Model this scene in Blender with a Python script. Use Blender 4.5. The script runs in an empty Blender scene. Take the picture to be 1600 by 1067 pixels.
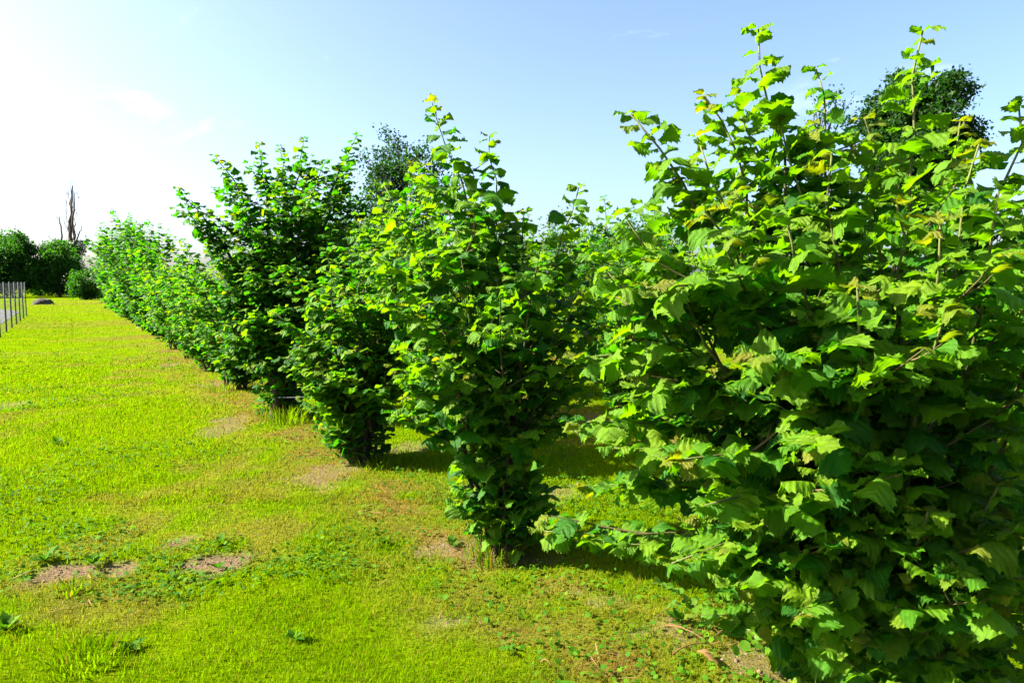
import bpy, math, random
import numpy as np
from mathutils import Matrix, Vector, noise as mnoise

SC = bpy.context.scene
C = SC.collection
R = math.radians

# ---------------------------------------------------------------- camera
CAM_H = 1.6
F_PX = 1067.0                      # focal length in pixels of the 1600 px wide photograph
PITCH = math.atan(93.0 / F_PX)     # horizon sits at y = 440
cam_d = bpy.data.cameras.new('camera'); cam = bpy.data.objects.new('camera', cam_d); C.objects.link(cam)
cam_d.sensor_width = 36.0; cam_d.lens = 36.0 * F_PX / 1600.0
cam_d.clip_start = 0.05; cam_d.clip_end = 2000
cam.location = (0, 0, CAM_H); cam.rotation_euler = (R(90) - PITCH, 0, 0)
SC.camera = cam

# ---------------------------------------------------------------- sky and sun
SUN_AZ = R(-92)     # measured from +Y, negative to the left
SUN_EL = R(37)
SUN = np.array([math.sin(SUN_AZ) * math.cos(SUN_EL), math.cos(SUN_AZ) * math.cos(SUN_EL), math.sin(SUN_EL)])
W = bpy.data.worlds.new('World'); SC.world = W; W.use_nodes = True
wt = W.node_tree; wt.nodes.clear()
def wn(t, **k):
    n = wt.nodes.new(t)
    for a, v in k.items(): setattr(n, a, v)
    return n
sky = wn('ShaderNodeTexSky', sky_type='NISHITA', sun_disc=False)
sky.sun_elevation = SUN_EL; sky.sun_rotation = SUN_AZ
sky.air_density = 0.8; sky.dust_density = 3.0; sky.ozone_density = 3.0; sky.altitude = 50
tc = wn('ShaderNodeTexCoord'); sep = wn('ShaderNodeSeparateXYZ')
wt.links.new(tc.outputs['Generated'], sep.inputs[0])
zz = wn('ShaderNodeMath', operation='MAXIMUM'); zz.inputs[1].default_value = 0.0; wt.links.new(sep.outputs[2], zz.inputs[0])
za = wn('ShaderNodeMath', operation='ADD'); za.inputs[1].default_value = 0.18; wt.links.new(zz.outputs[0], za.inputs[0])
dx = wn('ShaderNodeMath', operation='DIVIDE'); dy = wn('ShaderNodeMath', operation='DIVIDE')
wt.links.new(sep.outputs[0], dx.inputs[0]); wt.links.new(za.outputs[0], dx.inputs[1])
wt.links.new(sep.outputs[1], dy.inputs[0]); wt.links.new(za.outputs[0], dy.inputs[1])
cmb = wn('ShaderNodeCombineXYZ'); wt.links.new(dx.outputs[0], cmb.inputs[0]); wt.links.new(dy.outputs[0], cmb.inputs[1])
cn = wn('ShaderNodeTexNoise'); cn.inputs['Scale'].default_value = 1.5; cn.inputs['Detail'].default_value = 9; cn.inputs['Roughness'].default_value = 0.62
cn.inputs['Distortion'].default_value = 0.5
wt.links.new(cmb.outputs[0], cn.inputs['Vector'])
cr = wn('ShaderNodeMapRange'); cr.inputs[1].default_value = 0.60; cr.inputs[2].default_value = 0.9; cr.inputs[3].default_value = 0.0; cr.inputs[4].default_value = 0.28
wt.links.new(cn.outputs['Fac'], cr.inputs[0])
cmx = wn('ShaderNodeMix', data_type='RGBA'); cmx.inputs['B'].default_value = (9.0, 9.3, 9.8, 1)
wt.links.new(cr.outputs[0], cmx.inputs['Factor']); wt.links.new(sky.outputs[0], cmx.inputs['A'])
bg = wn('ShaderNodeBackground'); bg.inputs['Strength'].default_value = 0.058
wo = wn('ShaderNodeOutputWorld')
wt.links.new(cmx.outputs['Result'], bg.inputs['Color']); wt.links.new(bg.outputs[0], wo.inputs['Surface'])
sd = bpy.data.lights.new('sun', 'SUN'); sun = bpy.data.objects.new('sun', sd); C.objects.link(sun)
sd.energy = 5.0; sd.angle = R(0.5); sd.color = (1.0, 0.93, 0.80)
sun.rotation_euler = Vector((-SUN[0], -SUN[1], -SUN[2])).to_track_quat('-Z', 'Y').to_euler()
SC.view_settings.view_transform = 'Standard'; SC.view_settings.look = 'None'
SC.view_settings.exposure = 2.72; SC.view_settings.gamma = 1.0; SC.view_settings.use_curve_mapping = False
try:
    SC.cycles.use_denoising = True
    SC.cycles.max_bounces = 8; SC.cycles.diffuse_bounces = 3; SC.cycles.glossy_bounces = 2; SC.cycles.transmission_bounces = 4
    SC.cycles.caustics_reflective = False; SC.cycles.caustics_refractive = False
except Exception: pass

# ---------------------------------------------------------------- helpers
cp, sp = math.cos(PITCH), math.sin(PITCH)
def P(x, y, depth):
    """point at distance `depth` ahead (world Y) that stands where the photograph shows (x, y)"""
    a = (x - 800) / F_PX; b = -(y - 533.5) / F_PX
    d = np.array([a, cp + b * sp, -sp + b * cp])
    return np.array([0, 0, CAM_H]) + d * (depth / d[1])
def project(p):
    q = p - np.array([0, 0, CAM_H])
    f = q[..., 1] * cp - q[..., 2] * sp; u = q[..., 1] * sp + q[..., 2] * cp
    return 800 + F_PX * q[..., 0] / f, 533.5 - F_PX * u / f, f
def unit(v):
    v = np.asarray(v, float); return v / (np.linalg.norm(v, axis=-1, keepdims=True) + 1e-9)

def tag(o, label=None, cat=None, group=None, kind=None):
    if label: o['label'] = label
    if cat: o['category'] = cat
    if group: o['group'] = group
    if kind: o['kind'] = kind
    return o
def empty(name, loc):
    o = bpy.data.objects.new(name, None); C.objects.link(o); o.location = loc; o.empty_display_size = 0.1
    return o
def link(name, me, parent=None, loc=None):
    o = bpy.data.objects.new(name, me); C.objects.link(o)
    if parent is not None: o.parent = parent
    if loc is not None: o.location = loc
    return o
def mesh_np(name, V, T, mats, midx=None, uv=None, attrs=None, smooth=True):
    """mesh from arrays: V (n,3), T (m,3) triangles"""
    me = bpy.data.meshes.new(name)
    V = np.ascontiguousarray(V, np.float32); T = np.ascontiguousarray(T, np.int32)
    me.vertices.add(len(V)); me.vertices.foreach_set('co', V.ravel())
    me.loops.add(T.size); me.loops.foreach_set('vertex_index', T.ravel())
    me.polygons.add(len(T)); me.polygons.foreach_set('loop_start', np.arange(0, T.size, 3, dtype=np.int32))
    for m in (mats if isinstance(mats, (list, tuple)) else [mats]): me.materials.append(m)
    if midx is not None: me.polygons.foreach_set('material_index', np.ascontiguousarray(midx, np.int32))
    if smooth: me.polygons.foreach_set('use_smooth', np.ones(len(T), dtype=bool))
    if uv is not None:
        l = me.uv_layers.new(name='UVMap'); l.data.foreach_set('uv', np.ascontiguousarray(uv[T.ravel()], np.float32).ravel())
    for k, a in (attrs or {}).items():
        at = me.attributes.new(k, 'FLOAT', 'POINT'); at.data.foreach_set('value', np.ascontiguousarray(a, np.float32))
    me.update(calc_edges=True); me.validate()
    return me
class Acc:
    def __init__(s): s.V = []; s.T = []; s.A = []; s.n = 0
    def add(s, V, T, a=0.0):
        s.V.append(V); s.T.append(T + s.n); s.A.append(np.full(len(V), a)); s.n += len(V)
    def mesh(s, name, mat, **k):
        return mesh_np(name, np.concatenate(s.V), np.concatenate(s.T), mat, attrs={'shade': np.concatenate(s.A)}, **k)
def tube(P_, rad, sides=6, cap=True):
    P_ = np.asarray(P_, float); n = len(P_); rad = np.broadcast_to(np.asarray(rad, float), (n,))
    t = unit(np.gradient(P_, axis=0))
    ref = np.array([1.0, 0, 0]) if abs(t[0][0]) < 0.8 else np.array([0, 1.0, 0])
    x = unit(np.cross(t, ref)); y = np.cross(t, x)
    a = np.arange(sides) * 2 * np.pi / sides
    V = (P_[:, None] + rad[:, None, None] * (np.cos(a)[None, :, None] * x[:, None] + np.sin(a)[None, :, None] * y[:, None])).reshape(-1, 3)
    i, j = np.meshgrid(np.arange(n - 1), np.arange(sides), indexing='ij'); j2 = (j + 1) % sides
    q = np.stack([i * sides + j, i * sides + j2, (i + 1) * sides + j2, (i + 1) * sides + j], -1).reshape(-1, 4)
    T = np.concatenate([q[:, [0, 1, 2]], q[:, [0, 2, 3]]])
    if cap:
        V = np.concatenate([V, P_[-1:]]); k = len(V) - 1; b = (n - 1) * sides
        T = np.concatenate([T, np.array([[b + s_, b + (s_ + 1) % sides, k] for s_ in range(sides)])])
    return V, T

# ---------------------------------------------------------------- materials
def mat(name):
    m = bpy.data.materials.new(name); m.use_nodes = True; nt = m.node_tree; nt.nodes.clear()
    out = nt.nodes.new('ShaderNodeOutputMaterial')
    def N(t, ins=None, **k):
        n = nt.nodes.new(t)
        for a, v in k.items(): setattr(n, a, v)
        for a, v in (ins or {}).items():
            if hasattr(v, 'is_output'): nt.links.new(v, n.inputs[a])
            else: n.inputs[a].default_value = v
        return n
    return m, nt, out, N
def ramp(N, fac, stops):
    r = N('ShaderNodeValToRGB', {'Fac': fac}); e = r.color_ramp.elements
    while len(e) < len(stops): e.new(0.5)
    for el, (p, c) in zip(e, stops): el.position = p; el.color = (*c, 1)
    return r.outputs['Color']

def leaf_mat(name, cols, trans, tfac=0.38, rough=0.42, under=(0.16, 0.25, 0.08), veins=True, spec=0.5):
    m, nt, out, N = mat(name)
    at = N('ShaderNodeAttribute', attribute_name='shade'); oi = N('ShaderNodeObjectInfo')
    s = N('ShaderNodeMath', {0: at.outputs['Fac'], 1: oi.outputs['Random']}, operation='ADD')
    fr = N('ShaderNodeMath', {0: s.outputs[0]}, operation='FRACT').outputs[0]
    col = ramp(N, fr, [(i / (len(cols) - 1), c) for i, c in enumerate(cols)])
    geo = N('ShaderNodeNewGeometry')
    bump = None
    if veins:
        uvn = N('ShaderNodeUVMap'); sx = N('ShaderNodeSeparateXYZ', {0: uvn.outputs[0]})
        ax = N('ShaderNodeMath', {0: sx.outputs[0]}, operation='ABSOLUTE').outputs[0]
        sh = N('ShaderNodeMath', {0: ax, 1: -0.62, 2: sx.outputs[1]}, operation='MULTIPLY_ADD').outputs[0]
        ph = N('ShaderNodeMath', {0: sh, 1: 9.0}, operation='MULTIPLY').outputs[0]
        pf = N('ShaderNodeMath', {0: ph, 1: 1.0}, operation='PINGPONG').outputs[0]          # 0 at a vein
        v1 = N('ShaderNodeMapRange', {0: pf, 1: 0.0, 2: 0.16, 3: 1.0, 4: 0.0}).outputs[0]
        v2 = N('ShaderNodeMapRange', {0: ax, 1: 0.0, 2: 0.025, 3: 1.0, 4: 0.0}).outputs[0]
        v = N('ShaderNodeMath', {0: v1, 1: v2}, operation='MAXIMUM').outputs[0]
        vm = N('ShaderNodeMath', {0: v, 1: 0.5}, operation='MULTIPLY').outputs[0]
        mx = N('ShaderNodeMix', {'Factor': vm, 'A': col, 'B': (0.07, 0.13, 0.01, 1)}, data_type='RGBA'); col = mx.outputs['Result']
        nz = N('ShaderNodeTexNoise', {'Vector': uvn.outputs[0], 'Scale': 38.0, 'Detail': 2.0})
        hh = N('ShaderNodeMath', {0: pf, 1: nz.outputs['Fac']}, operation='ADD').outputs[0]
        off = N('ShaderNodeCombineXYZ', {0: N('ShaderNodeMath', {0: fr, 1: 40.0}, operation='MULTIPLY').outputs[0]}).outputs[0]
        suv = N('ShaderNodeVectorMath', {0: uvn.outputs[0], 1: off}, operation='ADD').outputs[0]
        spn = N('ShaderNodeTexNoise', {'Vector': suv, 'Scale': 5.0, 'Detail': 4.0, 'Roughness': 0.6}).outputs['Fac']
        spot = N('ShaderNodeMapRange', {0: spn, 1: 0.68, 2: 0.73, 3: 0.0, 4: 0.75}).outputs[0]
        col = N('ShaderNodeMix', {'Factor': spot, 'A': col, 'B': (0.075, 0.052, 0.012, 1)}, data_type='RGBA').outputs['Result']
        tone = N('ShaderNodeMapRange', {0: spn, 1: 0.3, 2: 0.7, 3: 0.72, 4: 1.22}).outputs[0]
        col = N('ShaderNodeMix', {'Factor': 1.0, 'A': col, 'B': tone}, data_type='RGBA', blend_type='MULTIPLY').outputs['Result']
        bump = N('ShaderNodeBump', {'Strength': 0.6, 'Distance': 0.006, 'Height': hh})
    um = N('ShaderNodeMix', {'Factor': geo.outputs['Backfacing'], 'A': col, 'B': (*under, 1)}, data_type='RGBA')
    pb = N('ShaderNodeBsdfPrincipled', {'Base Color': um.outputs['Result'], 'Roughness': rough, 'Specular IOR Level': spec})
    tcol = N('ShaderNodeMix', {'Factor': fr, 'A': (*trans, 1), 'B': (trans[0] * 0.6, trans[1] * 0.8, trans[2], 1)}, data_type='RGBA')
    tr = N('ShaderNodeBsdfTranslucent', {'Color': tcol.outputs['Result']})
    if bump: nt.links.new(bump.outputs[0], pb.inputs['Normal'])
    ms = N('ShaderNodeMixShader', {0: tfac, 1: pb.outputs[0], 2: tr.outputs[0]})
    nt.links.new(ms.outputs[0], out.inputs['Surface'])
    return m
def plain_mat(name, stops, young=None, scale=20.0, rough=0.85, bump=0.3, stretch=(1, 1, 1), detail=6, dist=0.01):
    m, nt, out, N = mat(name)
    tcn = N('ShaderNodeTexCoord'); mp = N('ShaderNodeMapping', {'Vector': tcn.outputs['Object'], 'Scale': stretch})
    nz = N('ShaderNodeTexNoise', {'Vector': mp.outputs[0], 'Scale': scale, 'Detail': detail, 'Roughness': 0.65})
    col = ramp(N, nz.outputs['Fac'], stops)
    if young: col = N('ShaderNodeMix', {'Factor': N('ShaderNodeAttribute', attribute_name='young').outputs['Fac'], 'A': col, 'B': (*young, 1)}, data_type='RGBA').outputs['Result']
    b = N('ShaderNodeBump', {'Strength': bump, 'Distance': dist, 'Height': nz.outputs['Fac']})
    pb = N('ShaderNodeBsdfPrincipled', {'Base Color': col, 'Roughness': rough, 'Normal': b.outputs[0], 'Specular IOR Level': 0.25})
    nt.links.new(pb.outputs[0], out.inputs['Surface'])
    return m
M = {}
M['leaf'] = leaf_mat('hazel_leaf', [(0.0047, 0.0411, 0.0019), (0.0105, 0.0704, 0.0019), (0.0208, 0.0977, 0.0028), (0.0396, 0.1271, 0.0038)], (0.0612, 0.2638, 0.0010), 0.45, rough=0.52, under=(0.0283, 0.0879, 0.0114), spec=0.17)
M['leaf_fresh'] = leaf_mat('hazel_leaf_fresh', [(0.0371, 0.1359, 0.0021), (0.0733, 0.1726, 0.0031), (0.1153, 0.1986, 0.0031)], (0.1758, 0.3765, 0.0010), 0.5, rough=0.52, under=(0.0586, 0.1359, 0.0123), spec=0.17)
M['leaf_young'] = leaf_mat('hazel_leaf_young', [(0.0833, 0.1584, 0.0026), (0.1249, 0.1628, 0.0035), (0.1416, 0.1452, 0.0044)], (0.2331, 0.2728, 0.0018), 0.5, rough=0.5, under=(0.0915, 0.1232, 0.0106), spec=0.25)
M['tree_leaf'] = leaf_mat('tree_leaf', [(0.005, 0.024, 0.003), (0.009, 0.038, 0.003), (0.018, 0.055, 0.005)], (0.025, 0.10, 0.002), 0.35, veins=False, under=(0.02, 0.045, 0.012), spec=0.15, rough=0.6)
M['tree_leaf_bright'] = leaf_mat('tree_leaf_bright', [(0.010, 0.05, 0.003), (0.018, 0.075, 0.004), (0.03, 0.10, 0.005)], (0.05, 0.19, 0.002), 0.42, veins=False, under=(0.03, 0.075, 0.012), spec=0.15, rough=0.6)
M['ivy'] = leaf_mat('ivy_leaf', [(0.005, 0.016, 0.004), (0.009, 0.022, 0.005)], (0.014, 0.045, 0.004), 0.2, veins=False, under=(0.013, 0.026, 0.009), spec=0.2)
M['weed'] = leaf_mat('weed_leaf', [(0.0191, 0.0803, 0.0018), (0.0382, 0.1087, 0.0027), (0.0688, 0.1465, 0.0036)], (0.0918, 0.2268, 0.0018), 0.4, rough=0.7, veins=False, under=(0.0382, 0.0945, 0.0090), spec=0.08)
M['straw'] = leaf_mat('straw', [(0.11, 0.062, 0.02), (0.17, 0.105, 0.035), (0.14, 0.07, 0.022)], (0.18, 0.11, 0.03), 0.25, rough=0.75, veins=False, under=(0.12, 0.075, 0.028), spec=0.2)
M['bark'] = plain_mat('hazel_bark', [(0.3, (0.018, 0.011, 0.007)), (0.6, (0.040, 0.024, 0.014)), (0.8, (0.07, 0.042, 0.025))], (0.075, 0.085, 0.018), 30, 0.7, 0.4, (1, 1, 0.25))
M['twig'] = plain_mat('hazel_twig', [(0.3, (0.050, 0.035, 0.013)), (0.7, (0.080, 0.065, 0.020))], None, 30, 0.7, 0.2)
M['tree_bark'] = plain_mat('tree_bark', [(0.3, (0.015, 0.012, 0.009)), (0.7, (0.045, 0.035, 0.025))], None, 8, 0.9, 0.6, (1, 1, 0.2))
M['dead_wood'] = plain_mat('dead_wood', [(0.3, (0.050, 0.035, 0.028)), (0.7, (0.110, 0.083, 0.070))], None, 6, 0.85, 0.5, (1, 1, 0.15))
M['soil'] = plain_mat('soil', [(0.25, (0.060, 0.037, 0.022)), (0.5, (0.120, 0.080, 0.050)), (0.75, (0.170, 0.125, 0.080))], None, 45, 0.95, 0.8, detail=9)
M['stone'] = plain_mat('boulder_stone', [(0.3, (0.018, 0.015, 0.011)), (0.6, (0.04, 0.034, 0.025)), (0.8, (0.07, 0.06, 0.045))], None, 5, 0.9, 0.8)
M['gravel'] = plain_mat('path_gravel', [(0.3, (0.036, 0.037, 0.042)), (0.6, (0.055, 0.055, 0.062)), (0.8, (0.075, 0.074, 0.078))], None, 9, 0.95, 0.3, detail=10)
M['post'] = plain_mat('fence_post_steel', [(0.3, (0.012, 0.018, 0.018)), (0.7, (0.028, 0.036, 0.036))], None, 15, 0.6, 0.1)
M['wire'] = plain_mat('fence_wire', [(0.3, (0.05, 0.065, 0.066)), (0.7, (0.09, 0.11, 0.11))], None, 15, 0.5, 0.05)

# blades: colour follows how green or dry the sward is at that spot (attribute 'dry')
def blade_mat():
    m, nt, out, N = mat('grass_blade')
    d = N('ShaderNodeAttribute', attribute_name='dry').outputs['Fac']
    s = N('ShaderNodeAttribute', attribute_name='shade').outputs['Fac']
    g = ramp(N, s, [(0.0, (0.0378, 0.1078, 0.0007)), (0.4, (0.0832, 0.1595, 0.0009)), (1.0, (0.1438, 0.1897, 0.0013))])
    y = ramp(N, s, [(0.0, (0.12, 0.088, 0.008)), (0.5, (0.165, 0.11, 0.018)), (1.0, (0.16, 0.085, 0.018))])
    c = N('ShaderNodeMix', {'Factor': d, 'A': g, 'B': y}, data_type='RGBA').outputs['Result']
    tg = N('ShaderNodeMix', {'Factor': d, 'A': (0.15, 0.275, 0.0004, 1), 'B': (0.24, 0.165, 0.012, 1)}, data_type='RGBA').outputs['Result']
    pb = N('ShaderNodeBsdfDiffuse', {'Color': c})
    tr = N('ShaderNodeBsdfTranslucent', {'Color': tg})
    ms = N('ShaderNodeMixShader', {0: 0.45, 1: pb.outputs[0], 2: tr.outputs[0]})
    nt.links.new(ms.outputs[0], out.inputs['Surface']); return m
M['blade'] = blade_mat()
def ground_mat():
    m, nt, out, N = mat('ground_turf')
    d = N('ShaderNodeAttribute', attribute_name='dry').outputs['Fac']
    so = N('ShaderNodeAttribute', attribute_name='soil').outputs['Fac']
    tcn = N('ShaderNodeTexCoord')
    n1 = N('ShaderNodeTexNoise', {'Vector': tcn.outputs['Object'], 'Scale': 60.0, 'Detail': 8.0, 'Roughness': 0.7}).outputs['Fac']
    n2 = N('ShaderNodeTexNoise', {'Vector': tcn.outputs['Object'], 'Scale': 1.7, 'Detail': 5.0, 'Roughness': 0.6}).outputs['Fac']
    n3 = N('ShaderNodeTexNoise', {'Vector': tcn.outputs['Object'], 'Scale': 0.35, 'Detail': 4.0}).outputs['Fac']
    mm = N('ShaderNodeMath', {0: n1, 1: 0.55, 2: n2}, operation='MULTIPLY_ADD').outputs[0]
    g = ramp(N, N('ShaderNodeMapRange', {0: mm, 1: 0.45, 2: 1.05}).outputs[0], [(0.0, (0.0308, 0.0704, 0.0009)), (0.5, (0.0748, 0.1276, 0.0009)), (1.0, (0.1188, 0.1540, 0.0013))])
    g = N('ShaderNodeMix', {'Factor': N('ShaderNodeMapRange', {0: n3, 1: 0.5, 2: 0.8, 4: 0.35}).outputs[0], 'A': g, 'B': (0.13, 0.13, 0.002, 1)}, data_type='RGBA').outputs['Result']
    st = ramp(N, n1, [(0.3, (0.06, 0.042, 0.010)), (0.7, (0.15, 0.10, 0.03))])
    c = N('ShaderNodeMix', {'Factor': d, 'A': g, 'B': st}, data_type='RGBA').outputs['Result']
    sl = ramp(N, n1, [(0.25, (0.045, 0.03, 0.016)), (0.5, (0.12, 0.085, 0.048)), (0.75, (0.22, 0.165, 0.10))])
    c = N('ShaderNodeMix', {'Factor': so, 'A': c, 'B': sl}, data_type='RGBA').outputs['Result']
    b = N('ShaderNodeBump', {'Strength': 0.9, 'Distance': 0.03, 'Height': n1})
    pb = N('ShaderNodeBsdfDiffuse', {'Color': c, 'Normal': b.outputs[0]})
    nt.links.new(pb.outputs[0], out.inputs['Surface']); return m
M['ground'] = ground_mat()

# ---------------------------------------------------------------- the lie of the land
ROW_DIR = np.array([-0.647, 1.0]) * 2.07
ROW0 = np.array([-0.04, 3.97])                 # the bush with two tall shoots
def row(k, off=0.0):
    n = np.array([0.84, 0.543]); p = ROW0 + k * ROW_DIR + off * n
    return p
FENCE0 = np.array([-16.1, 21.7]); FENCE_DIR = np.array([-1.36, 2.1])

_rg = np.random.default_rng(4)
_TAB = _rg.random((256, 256))
def vnoise(x, y):
    xi = np.floor(x).astype(int); yi = np.floor(y).astype(int); fx = x - xi; fy = y - yi
    fx = fx * fx * (3 - 2 * fx); fy = fy * fy * (3 - 2 * fy)
    g = lambda a, b: _TAB[a & 255, b & 255]
    return (g(xi, yi) * (1 - fx) + g(xi + 1, yi) * fx) * (1 - fy) + (g(xi, yi + 1) * (1 - fx) + g(xi + 1, yi + 1) * fx) * fy
def fbm(x, y, o=4):
    s = 0; a = 0.5; t = 0
    for i in range(o):
        s = s + a * vnoise(x * 2 ** i + 17.3 * i, y * 2 ** i + 5.1 * i); t += a; a *= 0.5
    return s / t
def hgt(x, y):
    x = np.asarray(x, float); y = np.asarray(y, float)
    fade = np.clip((16 - np.hypot(x, y)) / 8, 0, 1)
    return fade * (0.07 * (fbm(x * 0.7 + 40, y * 0.7 + 9, 3) - 0.5) + 0.03 * (fbm(x * 3.1 + 3, y * 3.1 + 70, 2) - 0.5))
# bare soil spots: (px, py, half width px, half height px) as seen on the lawn
SOIL_PX = [(95, 893, 36, 14), (330, 880, 50, 13), (282, 843, 22, 9), (190, 890, 22, 7), (345, 672, 24, 14), (365, 655, 26, 7), (500, 745, 40, 18),
           (10, 633, 26, 7), (700, 855, 46, 14), (640, 700, 40, 8), (870, 770, 50, 14), (920, 655, 60, 9), (800, 870, 60, 12), (545, 730, 28, 8), (1060, 980, 60, 16), (690, 975, 34, 9), (930, 935, 46, 12), (1180, 1040, 60, 24), (330, 600, 20, 4), (265, 570, 16, 3)]
SOIL = []
for (x, y, hw, hh) in SOIL_PX:
    d = CAM_H * F_PX / (y - 440.0) ; c = P(x, y, d); c = P(x, y, d - 0.0)
    d = CAM_H / max(1e-3, (CAM_H - P(x, y, 1.0)[2])) ; c = P(x, y, d)
    d1 = CAM_H / (CAM_H - P(x, y - hh, 1.0)[2]); d2 = CAM_H / (CAM_H - P(x, y + hh, 1.0)[2])
    SOIL.append((c[0], c[1], 1.25 * hw * d / F_PX, 1.25 * (d1 - d2) / 2))
def soil_mask(x, y):
    s = np.zeros_like(x, dtype=float); wob = (fbm(x * 9, y * 9, 4) - 0.45) * 1.7
    for i, (cx, cy, rx, ry) in enumerate(SOIL):
        r = np.sqrt(((x - cx) / rx) ** 2 + ((y - cy) / ry) ** 2) + wob
        k = np.clip((1.0 - r) / 0.16, 0, 1)
        s = np.maximum(s, k * (1.0 if i < 4 else 0.62))
    return s
def row_dist(x, y, off=0.0):
    n = np.array([0.84, 0.543]); return (x - ROW0[0]) * n[0] + (y - ROW0[1]) * n[1] - off
def dry_mask(x, y):
    a = fbm(x * 0.9 + 11, y * 0.9 + 31, 4); b = fbm(x * 4.0 + 51, y * 4.0 + 3, 3)
    d = np.clip((a * 0.65 + b * 0.35 - 0.575) * 6.0, 0, 0.5)
    for off in (0.0, 3.25, 6.5):
        rd = np.abs(row_dist(x, y, off) + 0.25)
        d = np.maximum(d, np.clip(1.0 - rd / 0.75, 0, 1) * np.clip((b - 0.22) * 2.6, 0, 0.95))
    return np.clip(d, 0, 1)

# ground: one sheet, fine near the camera and out to the horizon
def grade(lo, hi, near, n_near, n_far, far):
    a = np.linspace(-near, near, n_near)
    g = near * (far / near) ** (np.arange(1, n_far + 1) / n_far)
    return np.concatenate([-g[::-1], a, g])
gx = grade(0, 0, 9, 180, 26, 900.0); gy = grade(0, 0, 9, 180, 26, 900.0) + 7.0
X, Y = np.meshgrid(gx, gy, indexing='xy'); x_, y_ = X.ravel(), Y.ravel()
sm = soil_mask(x_, y_)
z_ = hgt(x_, y_) - 0.012 * sm
nx, ny = len(gx), len(gy)
i, j = np.meshgrid(np.arange(nx - 1), np.arange(ny - 1), indexing='xy'); a = (j * nx + i).ravel()
T = np.concatenate([np.stack([a, a + 1, a + nx + 1], 1), np.stack([a, a + nx + 1, a + nx], 1)])
tag(link('ground', mesh_np('ground', np.stack([x_, y_, z_], 1), T, M['ground'], attrs={'soil': sm, 'dry': dry_mask(x_, y_)})), kind='structure')

# path beyond the fence
def strip(name, pts, w0, w1, m, z=0.012):
    V = []; pts = np.array(pts, float)
    t = unit(np.gradient(pts, axis=0)); n = np.stack([-t[:, 1], t[:, 0]], 1)
    for p, q in zip(pts, n):
        for k in range(5):
            o = p + q * (w0 + (w1 - w0) * k / 4); V.append((o[0], o[1], z))
    T = []
    for r in range(len(pts) - 1):
        for k in range(4):
            a = r * 5 + k; T += [(a, a + 5, a + 6), (a, a + 6, a + 1)]
    return link(name, mesh_np(name, np.array(V), np.array(T), m))
fd = unit(FENCE_DIR); pp = [FENCE0 - fd * 26 + fd * s for s in np.linspace(0, 44, 14)]
q = pp[-1]
for ang in np.linspace(10, 70, 9):
    dd = np.array([fd[0] * math.cos(R(ang)) - fd[1] * math.sin(R(ang)), fd[0] * math.sin(R(ang)) + fd[1] * math.cos(R(ang))])
    q = q + dd * 3.0; pp.append(q)
tag(strip('path', pp, 0.5, 4.5, M['gravel']), kind='structure')

# ---------------------------------------------------------------- leaf shapes
def hazel_leaf(rng, veins=5, strips=2, droop=0.25, fold=0.16, ruff=0.05):
    """blade along +Y, upper face +Z, unit length with its stalk in front of it; doubly toothed, pleated along the veins"""
    ns = 2 * veins + 1; v = np.linspace(0.0, 1.0, ns)
    w = 0.48 * np.power(np.clip(np.sin(np.pi * np.clip(v, 0.02, 1) ** 0.92), 0, 1), 0.5); w[-1] = 0.0; w[0] = 0.16
    V = []; U = []; STALK = 0.16
    def put(x, y, z, u, vv): V.append((x, y * 0.84 + STALK, z)); U.append((u, vv)); return len(V) - 1
    curl = lambda y: -droop * y * y
    mid = [put(0, v[k], curl(v[k]), 0, v[k]) for k in range(ns)]
    T = []
    ph = rng.uniform(0, 6.28)
    for sgn in (-1, 1):
        prev = mid
        def pt(k, f, tooth):
            """point at station k (may be half way between two), fraction f of the half width"""
            a = int(math.floor(k)); t = k - a; b_ = min(a + 1, ns - 1)
            vk = v[a] * (1 - t) + v[b_] * t; wk = w[a] * (1 - t) + w[b_] * t; pl = 1 - abs((k % 2) - 1)   # 1 on a vein
            yy = vk + 0.17 * f * wk / 0.47 * (1 - vk ** 3) - (0.10 * f if k == 0 else 0)
            if k == ns - 1: yy = 1.0 + 0.06 * f
            z = curl(yy) - fold * f * f * wk / 0.47 + (0.05 - 0.085 * pl) * f
            z += ruff * f * (math.sin(ph + 7.0 * vk + sgn) + 0.6 * math.sin(2.3 * ph + 13.0 * vk - sgn))
            return put(sgn * wk * f * tooth, yy, z, sgn * f * 0.5 * wk / 0.47, yy)
        for s in range(1, strips + 1):
            f = s / strips; last = s == strips
            if not last:
                cur = [pt(k, f, 1.0) for k in range(ns)]
                for k in range(ns - 1):
                    tt = [(prev[k], cur[k], cur[k + 1]), (prev[k], cur[k + 1], prev[k + 1])]
                    T += [t[::-1] for t in tt] if sgn < 0 else tt
                prev = cur
            else:
                e = []
                for h in range(2 * ns - 1):
                    k = h / 2; big = 1.0 + 0.085 * (1 - 2 * abs((k % 2) - 1)); small = 0.93 if h % 2 else 1.045
                    e.append(pt(k, f, 1.0 if h == 2 * ns - 2 else big * small * rng.uniform(0.965, 1.035)))
                for k in range(ns - 1):
                    a, d, e0, e1, e2 = prev[k], prev[k + 1], e[2 * k], e[2 * k + 1], e[2 * k + 2]
                    tt = [(a, e0, e1), (a, e1, d), (d, e1, e2)]
                    T += [t[::-1] for t in tt] if sgn < 0 else tt
    n = len(V)
    V += [(-0.012, 0, 0.0), (0.012, 0, 0.0), (0, STALK + 0.05, -0.005)]; U += [(0, 0)] * 3
    T += [(n, n + 1, n + 2)]
    return np.array(V, float), np.array(T), np.array(U, float)
_r = np.random.default_rng(11)
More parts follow.
